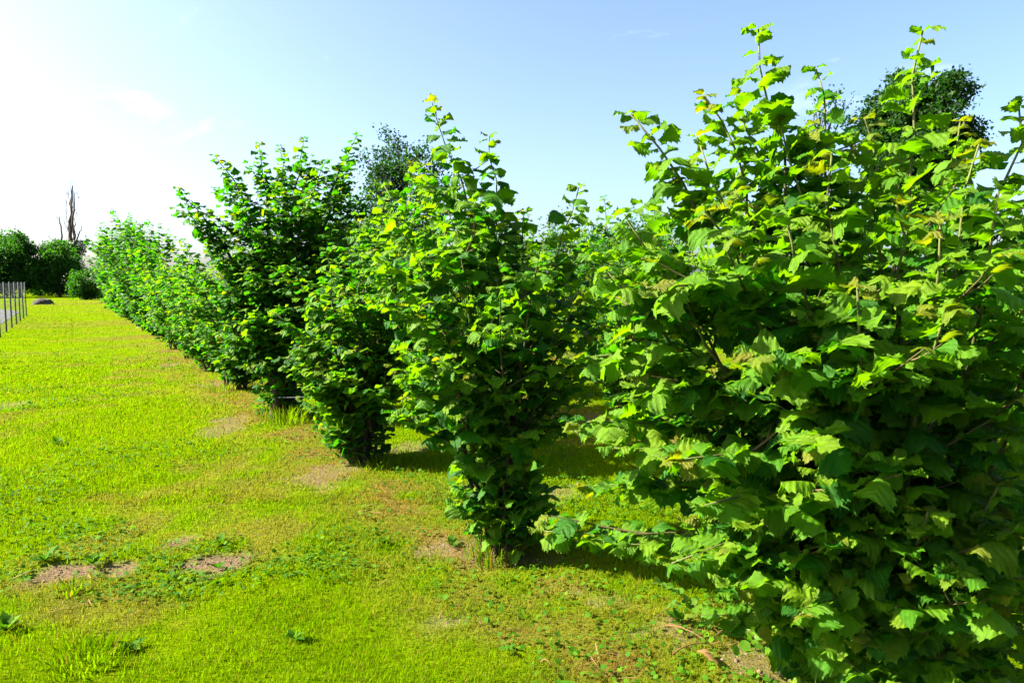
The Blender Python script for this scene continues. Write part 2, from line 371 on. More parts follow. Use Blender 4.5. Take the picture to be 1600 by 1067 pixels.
LEAF_HI = [hazel_leaf(_r, 6, 2, d, f, ru) for d, f, ru in ((0.05, 0.10, 0.06), (0.15, 0.2, 0.07), (0.26, 0.26, 0.06), (0.10, -0.10, 0.09), (0.2, -0.22, 0.07), (0.42, 0.15, 0.1), (-0.15, 0.16, 0.08), (0.14, 0.4, 0.06))]
LEAF_MD = [hazel_leaf(_r, 4, 1, d, f, ru) for d, f, ru in ((0.05, 0.12, 0.06), (0.2, 0.22, 0.07), (0.32, 0.26, 0.06), (0.1, -0.1, 0.09), (0.14, 0.4, 0.06))]
LEAF_LO = [hazel_leaf(_r, 2, 1, d, f, 0.02) for d, f in ((0.15, 0.12), (0.35, 0.15), (0.5, 0.08))]
LEAF_IN = [hazel_leaf(_r, 1, 1, d, f, 0.02) for d, f in ((0.1, 0.12), (0.25, 0.15))]
HAZEL_MATS = [M['leaf'], M['leaf_fresh'], M['leaf_young']]
_leaf_mesh = {}
def leaf_mesh(lod, var, cls):
    k = (lod, var, cls)
    if k not in _leaf_mesh:
        V, T, U = (LEAF_HI if lod == 0 else LEAF_MD)[var]
        _leaf_mesh[k] = mesh_np('hazel_leaf', V, T, HAZEL_MATS[cls], uv=U)
    return _leaf_mesh[k]
def frames(L):
    """columns x, y, z of each leaf, scaled"""
    y = unit(L['d']); z = L['n'] - (L['n'] * y).sum(1, keepdims=True) * y; z = unit(z); x = np.cross(y, z)
    return np.stack([x, y, z], 2) * L['s'][:, None, None]
def leaf_mass(name, L, shapes, mats, rng, origin=(0, 0, 0)):
    M3 = frames(L); Vs, Ts, Us, As, Mi = [], [], [], [], []; n = 0
    for var in range(len(shapes)):
        sel = np.where(L['v'] % len(shapes) == var)[0]
        if not len(sel): continue
        V, T, U = shapes[var]
        W_ = np.einsum('nij,vj->nvi', M3[sel], V) + (L['p'][sel] - np.array(origin))[:, None]
        k = len(sel)
        Vs.append(W_.reshape(-1, 3)); Ts.append((T[None] + (np.arange(k) * len(V))[:, None, None]).reshape(-1, 3) + n)
        Us.append(np.tile(U, (k, 1))); As.append(np.repeat(rng.random(k), len(V))); Mi.append(np.repeat(L['c'][sel], len(T))); n += k * len(V)
    return mesh_np(name, np.concatenate(Vs), np.concatenate(Ts), mats, np.concatenate(Mi), np.concatenate(Us), {'shade': np.concatenate(As)})

# ---------------------------------------------------------------- how a hazel grows
GOLD = 2.39996
def bez(a, b, c, n):
    t = np.linspace(0, 1, n)[:, None]; return (1 - t) ** 2 * a + 2 * t * (1 - t) * b + t * t * c
def grow(rng, base, tips, r0=0.016, lo=0.3, blen=0.55, bden=7.0, leaf=0.115, node=0.055, suckers=0, twigden=1.0, fresh=1.0, tall_shoot=0.45, upright=0.0):
    """main stems from base to the tips, side branches, twigs, and a leaf at every node"""
    base = np.array(base, float)
    out = {'stems': [], 'twigs': [], 'p': [], 'd': [], 'n': [], 's': [], 'c': [], 'v': []}
    up = np.array([0, 0, 1.0]); sunv = SUN; yg = [0.4]
    def leafat(p, d, tipness, droop, scale=1.0, flat=1.7):
        d = unit(d + np.array([0, 0, -droop])); 
        n = unit(up * flat + 0.5 * sunv + rng.normal(0, 0.42, 3) + 0.25 * np.array([d[0], d[1], 0]))
        s = leaf * scale * rng.uniform(0.72, 1.18) * (1.0 - 0.45 * max(0.0, tipness - 0.8) / 0.2)
        u = rng.random()
        c = 2 if (tipness > 0.93 and u < yg[0] * fresh) else (1 if (tipness > 0.5 and u < 0.72 * fresh) or u < 0.24 * fresh else 0)
        out['p'].append(p); out['d'].append(d); out['n'].append(n); out['s'].append(s); out['c'].append(c); out['v'].append(rng.integers(0, 1000))
    def twig(p0, d0, L, r, depth, side_up, outer):
        n = max(4, int(L / 0.07)); d = unit(d0); pts = [np.array(p0)]; st = L / n
        for i in range(n):
            d = unit(d + np.array([0, 0, 0.045]) * (1 if depth == 0 else 0.4) + rng.normal(0, 0.07, 3)); pts.append(pts[-1] + d * st)
        pts = np.array(pts); out['twigs'].append((pts, np.linspace(r, r * 0.35, n + 1)))
        lat = unit(np.cross(d, up)); k = int(L / node); sg = 1 if rng.random() < 0.5 else -1
        for i in range(k + 1):
            t = 0.12 + 0.88 * i / max(1, k)
            if depth == 0 and t < 0.22 and rng.random() < 0.6: continue
            q = t * n; a = min(int(q), n - 1); p = pts[a] + (pts[a + 1] - pts[a]) * (q - a); tg = unit(pts[a + 1] - pts[a])
            sg = -sg
            dd = tg * (0.55 if t < 0.93 else 1.2) + lat * sg * rng.uniform(0.7, 1.1) + rng.normal(0, 0.15, 3)
            leafat(p, dd, t if outer else t * 0.8, rng.uniform(-0.1, 0.42))
        if depth == 0 and L > 0.2:
            for m in range(int(L * 7 * twigden)):
                t = rng.uniform(0.25, 0.85); a = int(t * n); tg = unit(pts[a + 1] - pts[a]); sgn = 1 if m % 2 else -1
                twig(pts[a], tg * 0.75 + lat * sgn * rng.uniform(0.5, 0.9) + up * rng.normal(0.08, 0.15), L * rng.uniform(0.25, 0.5), r * 0.55, 1, up, outer)
    H = max(t[2] for t in tips)
    for it, tip in enumerate(tips):
        yg[0] = rng.choice([0.1, 0.3, 0.7]); tip = np.array(tip, float); b = base + np.array([rng.normal(0, 0.07), rng.normal(0, 0.07), -0.03])
        flat = tip - b; flat[2] = 0
        arch = np.linalg.norm(flat) > 0.62 * (tip[2] - b[2])      # low wide stems rise inside the bush, then arch out
        ctrl = b + flat * 0.1 + np.array([0, 0, (tip[2] - b[2]) * 1.05]) if arch else b + flat * rng.uniform(0.30, 0.45) * (1 - upright) + np.array([0, 0, (tip[2] - b[2]) * rng.uniform(0.55, 0.7)])
        L = np.linalg.norm(tip - b); n = max(8, int(L / 0.14)); pts = bez(b, ctrl, tip, n)
        pts[1:-1] += rng.normal(0, 0.012, (n - 2, 3))
        rr = r0 * (0.6 + 0.4 * L / H) * np.power(np.linspace(1, 0.0, n), 1.25) + 0.0026
        out['stems'].append((pts, rr))
        seg = np.linalg.norm(np.diff(pts, axis=0), axis=1); cl = np.concatenate([[0], np.cumsum(seg)]); L = cl[-1]
        at = lambda s: (np.array([np.interp(s, cl, pts[:, k]) for k in range(3)]), unit(np.array([np.interp(min(s + 0.05, L), cl, pts[:, k]) - np.interp(max(s - 0.05, 0), cl, pts[:, k]) for k in range(3)])))
        az = rng.uniform(0, 6.28)
        lead = tall_shoot if tip[2] > 0.8 * H else tall_shoot * 0.6   # unbranched leader at the top
        for m in range(int((L - lo) * bden)):
            s = lo + (L - lead - lo) * (m + rng.random()) / max(1, int((L - lo) * bden))
            if s < lo or s > L - 0.1: continue
            p, tg = at(s); az += GOLD + rng.normal(0, 0.4)
            o = np.array([math.cos(az), math.sin(az), 0]); ov = p - base; ov[2] = 0
            o = unit(o + 0.9 * ov / (np.linalg.norm(ov) + 0.25))
            f = s / L; bl = blen * rng.uniform(0.55, 1.15) * (1.0 - 0.62 * f)
            twig(p, o * 0.95 + up * rng.uniform(0.1, 0.65) + 0.2 * tg, bl, 0.0045, 0, up, True)
        # leaves up the leader itself
        k = int(lead * 1.6 / (node * 0.42)); az = rng.uniform(0, 6.28)
        for i in range(k):
            t = i / k; s = L - lead * 1.6 * (1 - t)
            if s < lo: continue
            p, tg = at(s); az += GOLD * (1.0 + 0.0 * t) + rng.normal(0, 0.3)
            o = np.array([math.cos(az), math.sin(az), 0]); 
            leafat(p, o + 0.35 * tg, 0.4 + 0.6 * t, rng.uniform(-0.45, 0.5), 1.15 - 0.15 * t, flat=1.1)
        for i in range(3):
            p, tg = at(L); az += 2.1
            leafat(p, np.array([math.cos(az), math.sin(az), 0.5]), 0.99, 0.2, 0.95)
    for m in range(suckers):
        a = rng.uniform(0, 6.28); o = np.array([math.cos(a), math.sin(a), 0])
        twig(base + o * rng.uniform(0.05, 0.2), o * rng.uniform(0.05, 0.4) + up, rng.uniform(0.35, 0.8), 0.004, 0, up, False)
    for k in 'pdnscv': out[k] = np.array(out[k])
    return out
def random_tips(rng, base, H, Rr, n):
    t = []
    for i in range(n):
        a = i * GOLD + rng.uniform(-0.3, 0.3); r = Rr * math.sqrt((i + 0.5) / n)
        t.append((base[0] + r * math.cos(a), base[1] + r * math.sin(a), H * (1 - 0.28 * (r / Rr) ** 2) * rng.uniform(0.86, 1.0)))
    return t

class Bush: pass
BUSHES = []
def plan_bush(base, tips, label, seed, lod, group, **k):
    b = Bush(); b.rng = np.random.default_rng(seed); b.base = np.array([base[0], base[1], float(hgt(base[0], base[1]))])
    b.g = grow(b.rng, b.base, tips, **k); b.label = label; b.lod = lod; b.group = group; BUSHES.append(b)
    return b
G1 = 'hazel bushes in the row beside the lawn'; G2 = 'hazel bushes in the second row'

# the row beside the lawn, nearest first
bA = np.array([1.2, 2.08])
tipsA = [P(1185, 45, 2.15), P(1150, 150, 2.35), P(985, 178, 1.95), P(1275, 108, 2.35), P(1442, 48, 2.0), P(1592, 168, 2.0), P(1090, 215, 2.2), P(975, 335, 1.75), P(1300, 240, 1.75), P(1560, 300, 1.45),
         P(1470, 345, 1.45), P(1230, 345, 1.5), P(1100, 330, 1.6), P(905, 560, 1.75), P(1010, 450, 1.55), P(1500, 190, 2.7), P(1400, 250, 2.6), P(1340, 450, 1.4), P(1180, 560, 1.4), P(1480, 480, 1.4), P(1650, 420, 1.5),
         P(850, 830, 1.95), P(910, 760, 1.9), P(960, 850, 1.85), P(1050, 880, 1.65), P(1140, 920, 1.6), P(985, 620, 1.7), P(1100, 790, 1.5), P(1250, 960, 1.5), P(1350, 1010, 1.55), P(1500, 900, 1.4), P(1620, 850, 1.4), P(1480, 1030, 1.6), P(890, 660, 1.9), P(930, 400, 1.9), P(1040, 265, 2.0), P(1020, 370, 1.9), P(1100, 150, 2.3), P(1215, 175, 2.1), P(1350, 185, 2.1), P(1530, 225, 1.9), P(1255, 200, 2.3), P(1150, 300, 1.8), P(1400, 320, 1.7), P(1300, 850, 1.5), P(1450, 800, 1.45), P(1560, 760, 1.5), P(1400, 950, 1.5), P(1550, 950, 1.6), P(1620, 600, 1.5), P(1050, 720, 1.5), P(1250, 700, 1.4), P(1700, 250, 2.2), P(960, 700, 1.8)]
plan_bush(bA, tipsA, 'huge close hazel bush with toothed leaves overhanging the lawn edge, front of the row', 101, 0, G1, r0=0.012, lo=0.45, blen=0.55, bden=5.6, leaf=0.086, node=0.04, twigden=1.0, suckers=14, fresh=1.3, tall_shoot=0.38)
bB = row(0)
tipsB = [P(675, 160, 4.0), P(765, 212, 3.9), P(905, 292, 3.85), P(600, 290, 3.95), P(585, 400, 3.6), P(700, 330, 3.7), P(845, 385, 3.45), P(820, 330, 4.15), P(660, 260, 4.3), P(930, 420, 4.2), P(640, 480, 3.4), P(780, 450, 3.3), P(735, 300, 4.2), P(900, 470, 3.7), P(700, 560, 3.3)]
plan_bush(bB, tipsB, 'hazel bush with two tall leafy shoots above it and leaves down to its foot', 102, 0, G1, r0=0.015, lo=0.62, blen=0.62, bden=6.5, leaf=0.108, node=0.055, suckers=15, fresh=1.15)
bC = row(1)
tipsC = [P(510, 388, 5.9), P(432, 490, 5.85), P(560, 335, 6.2), P(605, 300, 6.1), P(640, 350, 6.0), P(480, 440, 5.6), P(540, 450, 5.4), P(600, 420, 5.5), P(660, 400, 6.5), P(580, 370, 6.6), P(450, 560, 5.8), P(640, 500, 5.9), P(690, 450, 6.3), P(440, 520, 6.2), P(720, 520, 6.4), P(650, 255, 6.3), P(715, 270, 6.4), P(690, 330, 6.1), P(620, 380, 7.0), P(665, 420, 5.1), P(560, 440, 7.0), P(705, 400, 5.2), P(640, 480, 7.1)]  # last tips, hidden behind the two-shoot bush, added to cast shade on the ground
plan_bush(bC, tipsC, 'low leaning hazel bush wedged between the two-shoot bush and the tall dark-trunked one', 103, 1, G1, r0=0.015, lo=0.4, blen=0.72, bden=6.0, leaf=0.108, node=0.055, suckers=18)
bD = row(2)
tipsD = [P(475, 215, 8.1), P(440, 228, 8.4), P(405, 224, 8.0), P(335, 242, 7.9), P(277, 293, 7.8), P(305, 350, 7.8), P(558, 212, 8.2), P(545, 245, 8.5), P(510, 250, 7.8), P(580, 300, 8.0), P(370, 300, 7.5), P(440, 330, 7.4), P(390, 420, 7.4), P(520, 350, 7.5), P(345, 430, 7.6), P(330, 560, 7.9), P(400, 570, 7.6), P(310, 470, 7.8), P(350, 530, 7.7), P(560, 400, 8.3), P(600, 370, 8.4), P(400, 500, 7.3), P(460, 440, 7.2), P(480, 300, 7.4)]
plan_bush(bD, tipsD, 'tall spreading hazel tree on a thick dark trunk, highest crown of the lawn row', 104, 1, G1, r0=0.065, lo=0.55, blen=0.9, bden=9.5, leaf=0.11, node=0.055, suckers=14, fresh=0.55, upright=0.8)
ORD = ['first', 'second', 'third', 'fourth', 'fifth', 'sixth', 'seventh', 'eighth', 'ninth', 'tenth', 'eleventh', 'twelfth', 'thirteenth', 'fourteenth', 'fifteenth', 'sixteenth']
for k, H in ((3, 2.5), (4, 2.1), (5, 2.45), (6, 2.2)):
    b = row(k); rng = np.random.default_rng(200 + k)
    plan_bush(b, random_tips(rng, b, H, 1.2 if k == 3 else 0.95, 12), 'hazel bush %s beyond the tall dark-trunked hazel along the lawn edge' % ORD[k - 3], 110 + k, 1, G1, r0=0.016, lo=0.3, blen=0.75, bden=6, leaf=0.11, node=0.06, suckers=18, fresh=0.8)
# second row, seen between and above the first
for k, H, rr in ((0, 2.6, 1.1), (1, 2.7, 1.15), (2, 2.7, 1.1), (3, 2.7, 1.1)):
    b = row(k, 3.25); rng = np.random.default_rng(300 + k)
    lab = {0: 'second-row hazel bush directly behind the huge close bush', 1: 'shaded second-row hazel bush in the gap between the huge bush and two-shoot bush',
           2: 'second-row hazel bush behind the two-shoot bush', 3: 'second-row hazel bush behind the tall dark-trunked hazel'}[k]
    plan_bush(b, random_tips(rng, b, H, rr * 1.1, 14), lab, 130 + k, 1, G2, r0=0.016, lo=0.4, blen=0.8, bden=5.5, leaf=0.115, node=0.065, suckers=6)

# which leaves show largest: depth buffer over all planned leaves
CELL = 3.0; BW, BH = int(1600 / CELL) + 1, int(1067 / CELL) + 1
su, sv = np.meshgrid(np.linspace(-0.36, 0.36, 6), np.linspace(0.2, 0.98, 6)); smp = np.stack([su.ravel(), sv.ravel(), -0.2 * sv.ravel() ** 2], 1)
allp, allid, off = [], [], 0
for b in BUSHES:
    M3 = frames(b.g); w = np.einsum('nij,vj->nvi', M3, smp) + b.g['p'][:, None]
    allp.append(w.reshape(-1, 3)); allid.append(np.repeat(np.arange(len(M3)) + off, len(smp))); b.off = off; off += len(M3)
allp = np.concatenate(allp); allid = np.concatenate(allid); sx_, sy_, dep = project(allp)
ok = (dep > 0.1) & (sx_ >= 0) & (sx_ < 1600) & (sy_ >= 0) & (sy_ < 1067)
cell = (np.floor(sy_[ok] / CELL) * BW + np.floor(sx_[ok] / CELL)).astype(int); idd = allid[ok]; o_ = np.argsort(-dep[ok], kind='stable')
buf = np.full(BW * BH, -1); buf[cell[o_]] = idd[o_]
seen = np.bincount(buf[buf >= 0], minlength=off)

def build_bush(b):
    g = b.g; root = empty('hazel_bush', b.base); tag(root, b.label, 'bush', b.group)
    for pts, rr in g['stems']:
        V, T = tube(pts - b.base, rr, 7); yg = np.clip(np.linspace(-0.9, 1.1, len(pts)), 0, 1); link('stem', mesh_np('stem', V, T, M['bark'], attrs={'young': np.append(np.repeat(yg, 7), 1.0)}), root)
    acc = Acc()
    for pts, rr in g['twigs']: V, T = tube(pts - b.base, rr, 4 if b.lod == 0 else 3, cap=False); acc.add(V, T)
    o = link('twigs', acc.mesh('twigs', M['twig']), root); o['kind'] = 'stuff'
    sc = seen[b.off:b.off + len(g['p'])].copy()
    top = np.argsort(-sc)[:300]; top = top[sc[top] >= 4]
    M3 = frames(g); nv = len(LEAF_HI) if b.lod == 0 else len(LEAF_MD)
    for i in top:
        lo = link('leaf', leaf_mesh(b.lod, int(g['v'][i] % nv), int(g['c'][i])), root)
        m = Matrix(M3[i].tolist()).to_4x4(); m.translation = Vector(g['p'][i] - b.base); lo.matrix_basis = m
    rest = np.ones(len(sc), bool); rest[top] = False
    L = {k: g[k][rest] for k in 'pdnscv'}; near = LEAF_HI if b.lod == 0 else LEAF_MD; back = LEAF_IN
    L['v'] = np.where(sc[rest] > 0, L['v'] % len(near), len(near) + L['v'] % len(back))     # fine shapes where they show, plainer ones deep inside
    o = link('foliage', leaf_mass('foliage', L, near + back, HAZEL_MATS, b.rng, b.base), root); o['kind'] = 'stuff'
    return root
for b in BUSHES: build_bush(b)

# far end of the row: shared shapes, each bush its own thing
def far_kind(seed, H, Rr, nst, lo):
    rng = np.random.default_rng(seed); g = grow(rng, (0, 0, 0), random_tips(rng, (0, 0), H, Rr, nst), r0=0.02, lo=lo, blen=0.5, bden=6.5, leaf=0.155, node=0.075, suckers=8, twigden=0.9, fresh=0.45)
    st = Acc(); tw = Acc()
    stems = [mesh_np('stem', *tube(p, r, 5), M['bark']) for p, r in g['stems']]
    for p, r in g['twigs']: tw.add(*tube(p, r, 3, cap=False))
    return stems, tw.mesh('twigs', M['twig']), leaf_mass('foliage', g, LEAF_LO, HAZEL_MATS, rng)
KINDS = [far_kind(401, 2.4, 0.85, 10, 0.3), far_kind(402, 2.4, 0.9, 10, 0.3), far_kind(403, 3.6, 1.25, 15, 0.35)]
def far_bush(xy, kind, s, sz, rot, label, group):
    root = empty('hazel_bush', (xy[0], xy[1], float(hgt(xy[0], xy[1])))); root.rotation_euler = (0, 0, rot); root.scale = (s, s, sz); tag(root, label, 'bush', group)
    st, tw, fo = KINDS[kind]
    for m in st: link('stem', m, root)
    link('twigs', tw, root)['kind'] = 'stuff'; link('foliage', fo, root)['kind'] = 'stuff'
_fr = random.Random(6)
FAR = {7: (1, 0.95, 0.95), 8: (2, 0.85, 0.97), 9: (0, 1.0, 0.95), 10: (2, 1.0, 1.06), 11: (1, 1.1, 1.1), 12: (2, 1.15, 1.2), 13: (0, 1.3, 1.2), 14: (2, 1.35, 1.42), 15: (2, 1.2, 1.1), 16: (1, 1.4, 1.4), 17: (0, 1.4, 1.3)}
for k, (kd, s, sz) in FAR.items():
    far_bush(row(k), kd, s, sz, _fr.uniform(0, 6.28), 'hazel bush %s beyond the tall dark-trunked hazel, towards the far end of the row' % ORD[k - 3], G1)
for k in (4,):
    far_bush(row(k, 3.25), k % 2, 1.1, 1.1, _fr.uniform(0, 6.28), 'second-row hazel bush glimpsed right of the tall dark-trunked crown', G2)
for k, lab in ((0, 'third-row hazel bush glimpsed through the right side of the huge close bush'), (2, 'third-row hazel bush behind the shaded bush in the gap')):
    far_bush(row(k, 6.6), k % 2, 1.1, 1.0, _fr.uniform(0, 6.28), lab, 'hazel bushes in the third row')

# ---------------------------------------------------------------- trees beyond
def small_leaf():
    V = np.array([(0, 0, 0), (0.32, 0.5, 0.06), (0, 1.05, -0.06), (-0.32, 0.5, 0.06)], float)
    return V, np.array([(0, 1, 2), (0, 2, 3)]), np.array([(0, 0), (0.5, 0.5), (0, 1), (-0.5, 0.5)], float)
SMALL = [small_leaf()]
def tree(name, label, pos, H, crown, n_leaf, leaf, seed, m, tr=0.14, group=None, cz=0.62, clump=0.32, limbs=26, bark=None, cat='tree', low=0.25):
    """tapered trunk, limbs reaching through an ellipsoid crown, and leaves clustered round the limb ends"""
    rng = np.random.default_rng(seed); root = empty(name, pos); tag(root, label, cat, group); bark = bark or M['tree_bark']
    n = 10; tp = np.stack([rng.normal(0, 0.02 * H, n).cumsum() * 0.3, rng.normal(0, 0.02 * H, n).cumsum() * 0.3, np.linspace(-0.1, H * 0.84, n)], 1)
    link('trunk', mesh_np('trunk', *tube(tp, np.linspace(tr, tr * 0.12, n), 8), bark), root)
    cen = []; acc = Acc(); rx, rz = crown
    for i in range(limbs):
        u = rng.normal(0, 1, 3); u = unit(u); r = rng.uniform(0.45, 1.0) ** 0.5 * rng.uniform(0.85, 1.08)
        e = np.array([u[0] * rx * r, u[1] * rx * r, H * cz + u[2] * rz * r])
        z0 = np.clip(e[2] - rng.uniform(0.15, 0.45) * H, low * H, H * 0.9); s = np.array([np.interp(z0, tp[:, 2], tp[:, 0]), np.interp(z0, tp[:, 2], tp[:, 1]), z0])
        c = (s + e) / 2 + np.array([0, 0, 0.05 * H]) + rng.normal(0, 0.03 * H, 3); pts = bez(s, c, e, 7)
        acc.add(*tube(pts, np.linspace(tr * 0.32, 0.008, 7), 4))
        for t in (3, 4, 5, 6): cen.append(pts[t])
        for q in range(3):
            e2 = e + rng.normal(0, 1, 3) * clump * rx * 0.6; acc.add(*tube(bez(pts[4], (pts[5] + e2) / 2, e2, 4), np.linspace(0.015, 0.005, 4), 3)); cen.append(e2)
    link('limbs', acc.mesh('limbs', bark), root)['kind'] = 'stuff'
    cen = np.array(cen); pick = rng.integers(0, len(cen), n_leaf); p = cen[pick] + rng.normal(0, 1, (n_leaf, 3)) * clump * rx * np.array([0.42, 0.42, 0.28])
    L = {'p': p, 'd': rng.normal(0, 1, (n_leaf, 3)) + np.array([0, 0, -0.2]), 'n': rng.normal(0, 0.7, (n_leaf, 3)) + np.array([0, 0, 1.0]), 's': leaf * rng.uniform(0.7, 1.3, n_leaf), 'c': np.zeros(n_leaf, int), 'v': np.zeros(n_leaf, int)}
    me = leaf_mass('crown', L, SMALL, [m], rng)
    link('crown', me, root)['kind'] = 'stuff'
    return root
def gp(x, depth): p = P(x, 440, depth); return (p[0], depth, 0.0)
GT = 'trees beyond the hazel rows'
tree('alder_tree', 'dense dark round-crowned tree rising behind the huge close hazel', gp(1418, 24), 8.8, (1.75, 2.2), 50000, 0.13, 501, M['tree_leaf'], 0.2, GT, cz=0.74, clump=0.22, limbs=60)
tree('slender_tree', 'thin sparse treetop just left of the dense round-crowned tree', gp(1285, 22), 8.3, (0.75, 2.6), 1300, 0.1, 502, M['tree_leaf'], 0.1, GT, cz=0.66, clump=0.4, limbs=18)
tree('alder_tree', 'airy dark tree with bare twig tips behind the two-shoot hazel', gp(640, 21), 6.9, (1.2, 2.2), 12000, 0.095, 503, M['tree_leaf'], 0.15, GT, cz=0.62, clump=0.36, limbs=26)
tree('alder_tree', 'dark tree whose low top shows in the dip between close hazels', gp(985, 30), 4.6, (2.2, 1.6), 9000, 0.13, 504, M['tree_leaf_bright'], 0.15, GT, cz=0.6, clump=0.34)
tree('alder_tree', 'mid green tree low behind the tall dark-trunked hazel', gp(560, 26), 4.6, (2.4, 1.7), 9000, 0.13, 505, M['tree_leaf_bright'], 0.15, GT, cz=0.58, clump=0.34)
for q, (x, dp, H, lab) in enumerate(((760, 42, 5.2, 'distant hedgerow tree seen just right of the two tall shoots'), (880, 46, 5.5, 'distant hedgerow tree in the dip right of the two-shoot hazel'), (1560, 40, 5.5, 'distant hedgerow tree showing past the right edge of the huge bush'), (440, 44, 4.5, 'distant hedgerow tree showing through the tall dark-trunked crown'))):
    tree('hedgerow_tree', lab, gp(x, dp), H, (2.8, H * 0.42), 7000, 0.18, 520 + q, M['tree_leaf_bright'] if q % 2 else M['tree_leaf'], 0.15, 'distant hedgerow trees', cz=0.52, clump=0.34, low=0.1)
GL = 'trees at the far end of the lawn'
tree('leafy_tree', 'broad bright green tree behind the fence posts', gp(30, 72), 6.7, (2.6, 2.8), 16000, 0.24, 511, M['tree_leaf_bright'], 0.2, GL, cz=0.55, clump=0.34, limbs=34, low=0.12)
tree('leafy_tree', 'bushy green tree in front of the bare dead tree', gp(93, 74), 5.9, (2.3, 2.7), 14000, 0.24, 512, M['tree_leaf_bright'], 0.2, GL, cz=0.52, clump=0.34, limbs=34, low=0.12)
tree('leafy_tree', 'dark tree cut off by the picture edge behind the fence', gp(-25, 70), 6.4, (3.0, 2.8), 11000, 0.24, 513, M['tree_leaf'], 0.2, GL, cz=0.5, clump=0.34, limbs=30, low=0.12)
tree('leafy_tree', 'shadowy low tree filling in below the two green trees', gp(62, 80), 5.2, (3.4, 2.3), 10000, 0.24, 514, M['tree_leaf'], 0.2, GL, cz=0.48, clump=0.34, limbs=30, low=0.1)
tree('shrub', 'low green shrub between the dead tree and the hazel row', gp(133, 62), 2.7, (1.3, 1.3), 5000, 0.17, 515, M['tree_leaf_bright'], 0.08, None, cz=0.48, clump=0.34, limbs=24, cat='shrub', low=0.05)
tree('shrub', 'farther shrub beside the last hazel of the row', gp(160, 66), 3.4, (1.8, 1.6), 7000, 0.17, 516, M['tree_leaf_bright'], 0.08, None, cz=0.48, clump=0.34, limbs=24, cat='shrub', low=0.05)

# dead tree with ivy
dp = 78.0; root = empty('dead_tree', gp(112, dp)); tag(root, 'bare dead tree with upright broken limbs and ivy round its trunk', 'dead tree')
o0 = np.array(root.location)
def rel(x, y): q = P(x, y, dp) - o0; return q
rng = np.random.default_rng(61)
def crooked(a, b, n=9, j=0.08):
    a, b = np.array(a, float), np.array(b, float); t = np.linspace(0, 1, n)[:, None]; p = a + (b - a) * t
    p[1:-1] += rng.normal(0, j, (n - 2, 3)); return p
link('trunk', mesh_np('trunk', *tube(crooked((0, 0, -0.1), rel(110, 372)), np.linspace(0.55, 0.3, 9), 9), M['dead_wood']), root)
for (x0, y0, x1, y1, r, dy_) in ((110, 378, 113, 290, 0.22, 0), (109, 380, 108, 296, 0.17, 0.3), (113, 380, 118, 299, 0.17, -0.3), (106, 385, 104, 340, 0.11, 0.5), (102, 400, 91, 338, 0.15, 0.2), (115, 388, 121, 346, 0.14, -0.5), (118, 395, 125, 352, 0.12, 0.2), (112, 330, 111, 278, 0.05, 0)):
    a, b = rel(x0, y0), rel(x1, y1); b[1] += dy_
    lb = link('limb', mesh_np('limb', *tube(crooked(a, b, 9, 0.09), np.linspace(r, r * 0.3, 9), 7), M['dead_wood']), root)
acc = Acc()
for _ in range(40):
    x0 = rng.choice([91, 105, 107, 112, 117, 122]); y0 = rng.uniform(300, 370); a = rel(x0, y0); b = a + np.array([rng.normal(0, 0.35), rng.normal(0, 0.35), rng.uniform(0.5, 1.5)])
    acc.add(*tube(crooked(a, b, 5, 0.05), np.linspace(0.035, 0.012, 5), 3))
link('twigs', acc.mesh('twigs', M['dead_wood']), root)['kind'] = 'stuff'
nl = 9000; hz = rng.uniform(0, 1, nl); c0 = rel(111, 385); zz_ = hz * (c0[2] + 0.6); rad = (0.7 + 0.5 * np.sin(hz * 5) ** 2 + 0.5 * (hz > 0.75)) * np.sqrt(rng.random(nl)); an = rng.uniform(0, 6.28, nl)
L = {'p': np.stack([c0[0] * hz + rad * np.cos(an), rad * np.sin(an), zz_], 1), 'd': rng.normal(0, 1, (nl, 3)), 'n': np.stack([np.cos(an), np.sin(an), np.full(nl, 0.6)], 1) + rng.normal(0, 0.4, (nl, 3)), 's': 0.2 * rng.uniform(0.7, 1.3, nl), 'c': np.zeros(nl, int), 'v': np.zeros(nl, int)}
link('ivy', leaf_mass('ivy', L, SMALL, [M['ivy']], rng), root)['kind'] = 'stuff'

# ---------------------------------------------------------------- fence, boulder, wire
froot = empty('fence', (FENCE0[0], FENCE0[1], 0)); tag(froot, 'thin steel post and wire net fence between lawn and grey path', 'fence')
NP = 7
def boxv(cx, cy, z0, z1, wx, wy):
    V = np.array([(cx + sx * wx / 2, cy + sy * wy / 2, z) for z in (z0, z1) for sx, sy in ((-1, -1), (1, -1), (1, 1), (-1, 1))], float)
    T = []
    for a, b, c, d in ((0, 1, 5, 4), (1, 2, 6, 5), (2, 3, 7, 6), (3, 0, 4, 7), (4, 5, 6, 7), (3, 2, 1, 0)): T += [(a, b, c), (a, c, d)]
    return V, np.array(T)
a = Acc(); V, T = boxv(0, 0, -0.3, 1.60, 0.045, 0.010); a.add(V, T); V, T = boxv(0, 0.022, -0.3, 1.598, 0.010, 0.033); a.add(V, T)
for z in np.arange(0.2, 1.6, 0.2): V, T = boxv(0.0, -0.012, z, z + 0.03, 0.02, 0.014); a.add(V, T)
post_me = a.mesh('post', M['post'], smooth=False)
for k in range(-1, NP - 1):
    o = link('post', post_me, froot, (FENCE_DIR[0] * k, FENCE_DIR[1] * k, 0)); o.rotation_euler = (0, 0, math.atan2(FENCE_DIR[1], FENCE_DIR[0]) - R(90))
a = Acc(); fl = np.linalg.norm(FENCE_DIR)
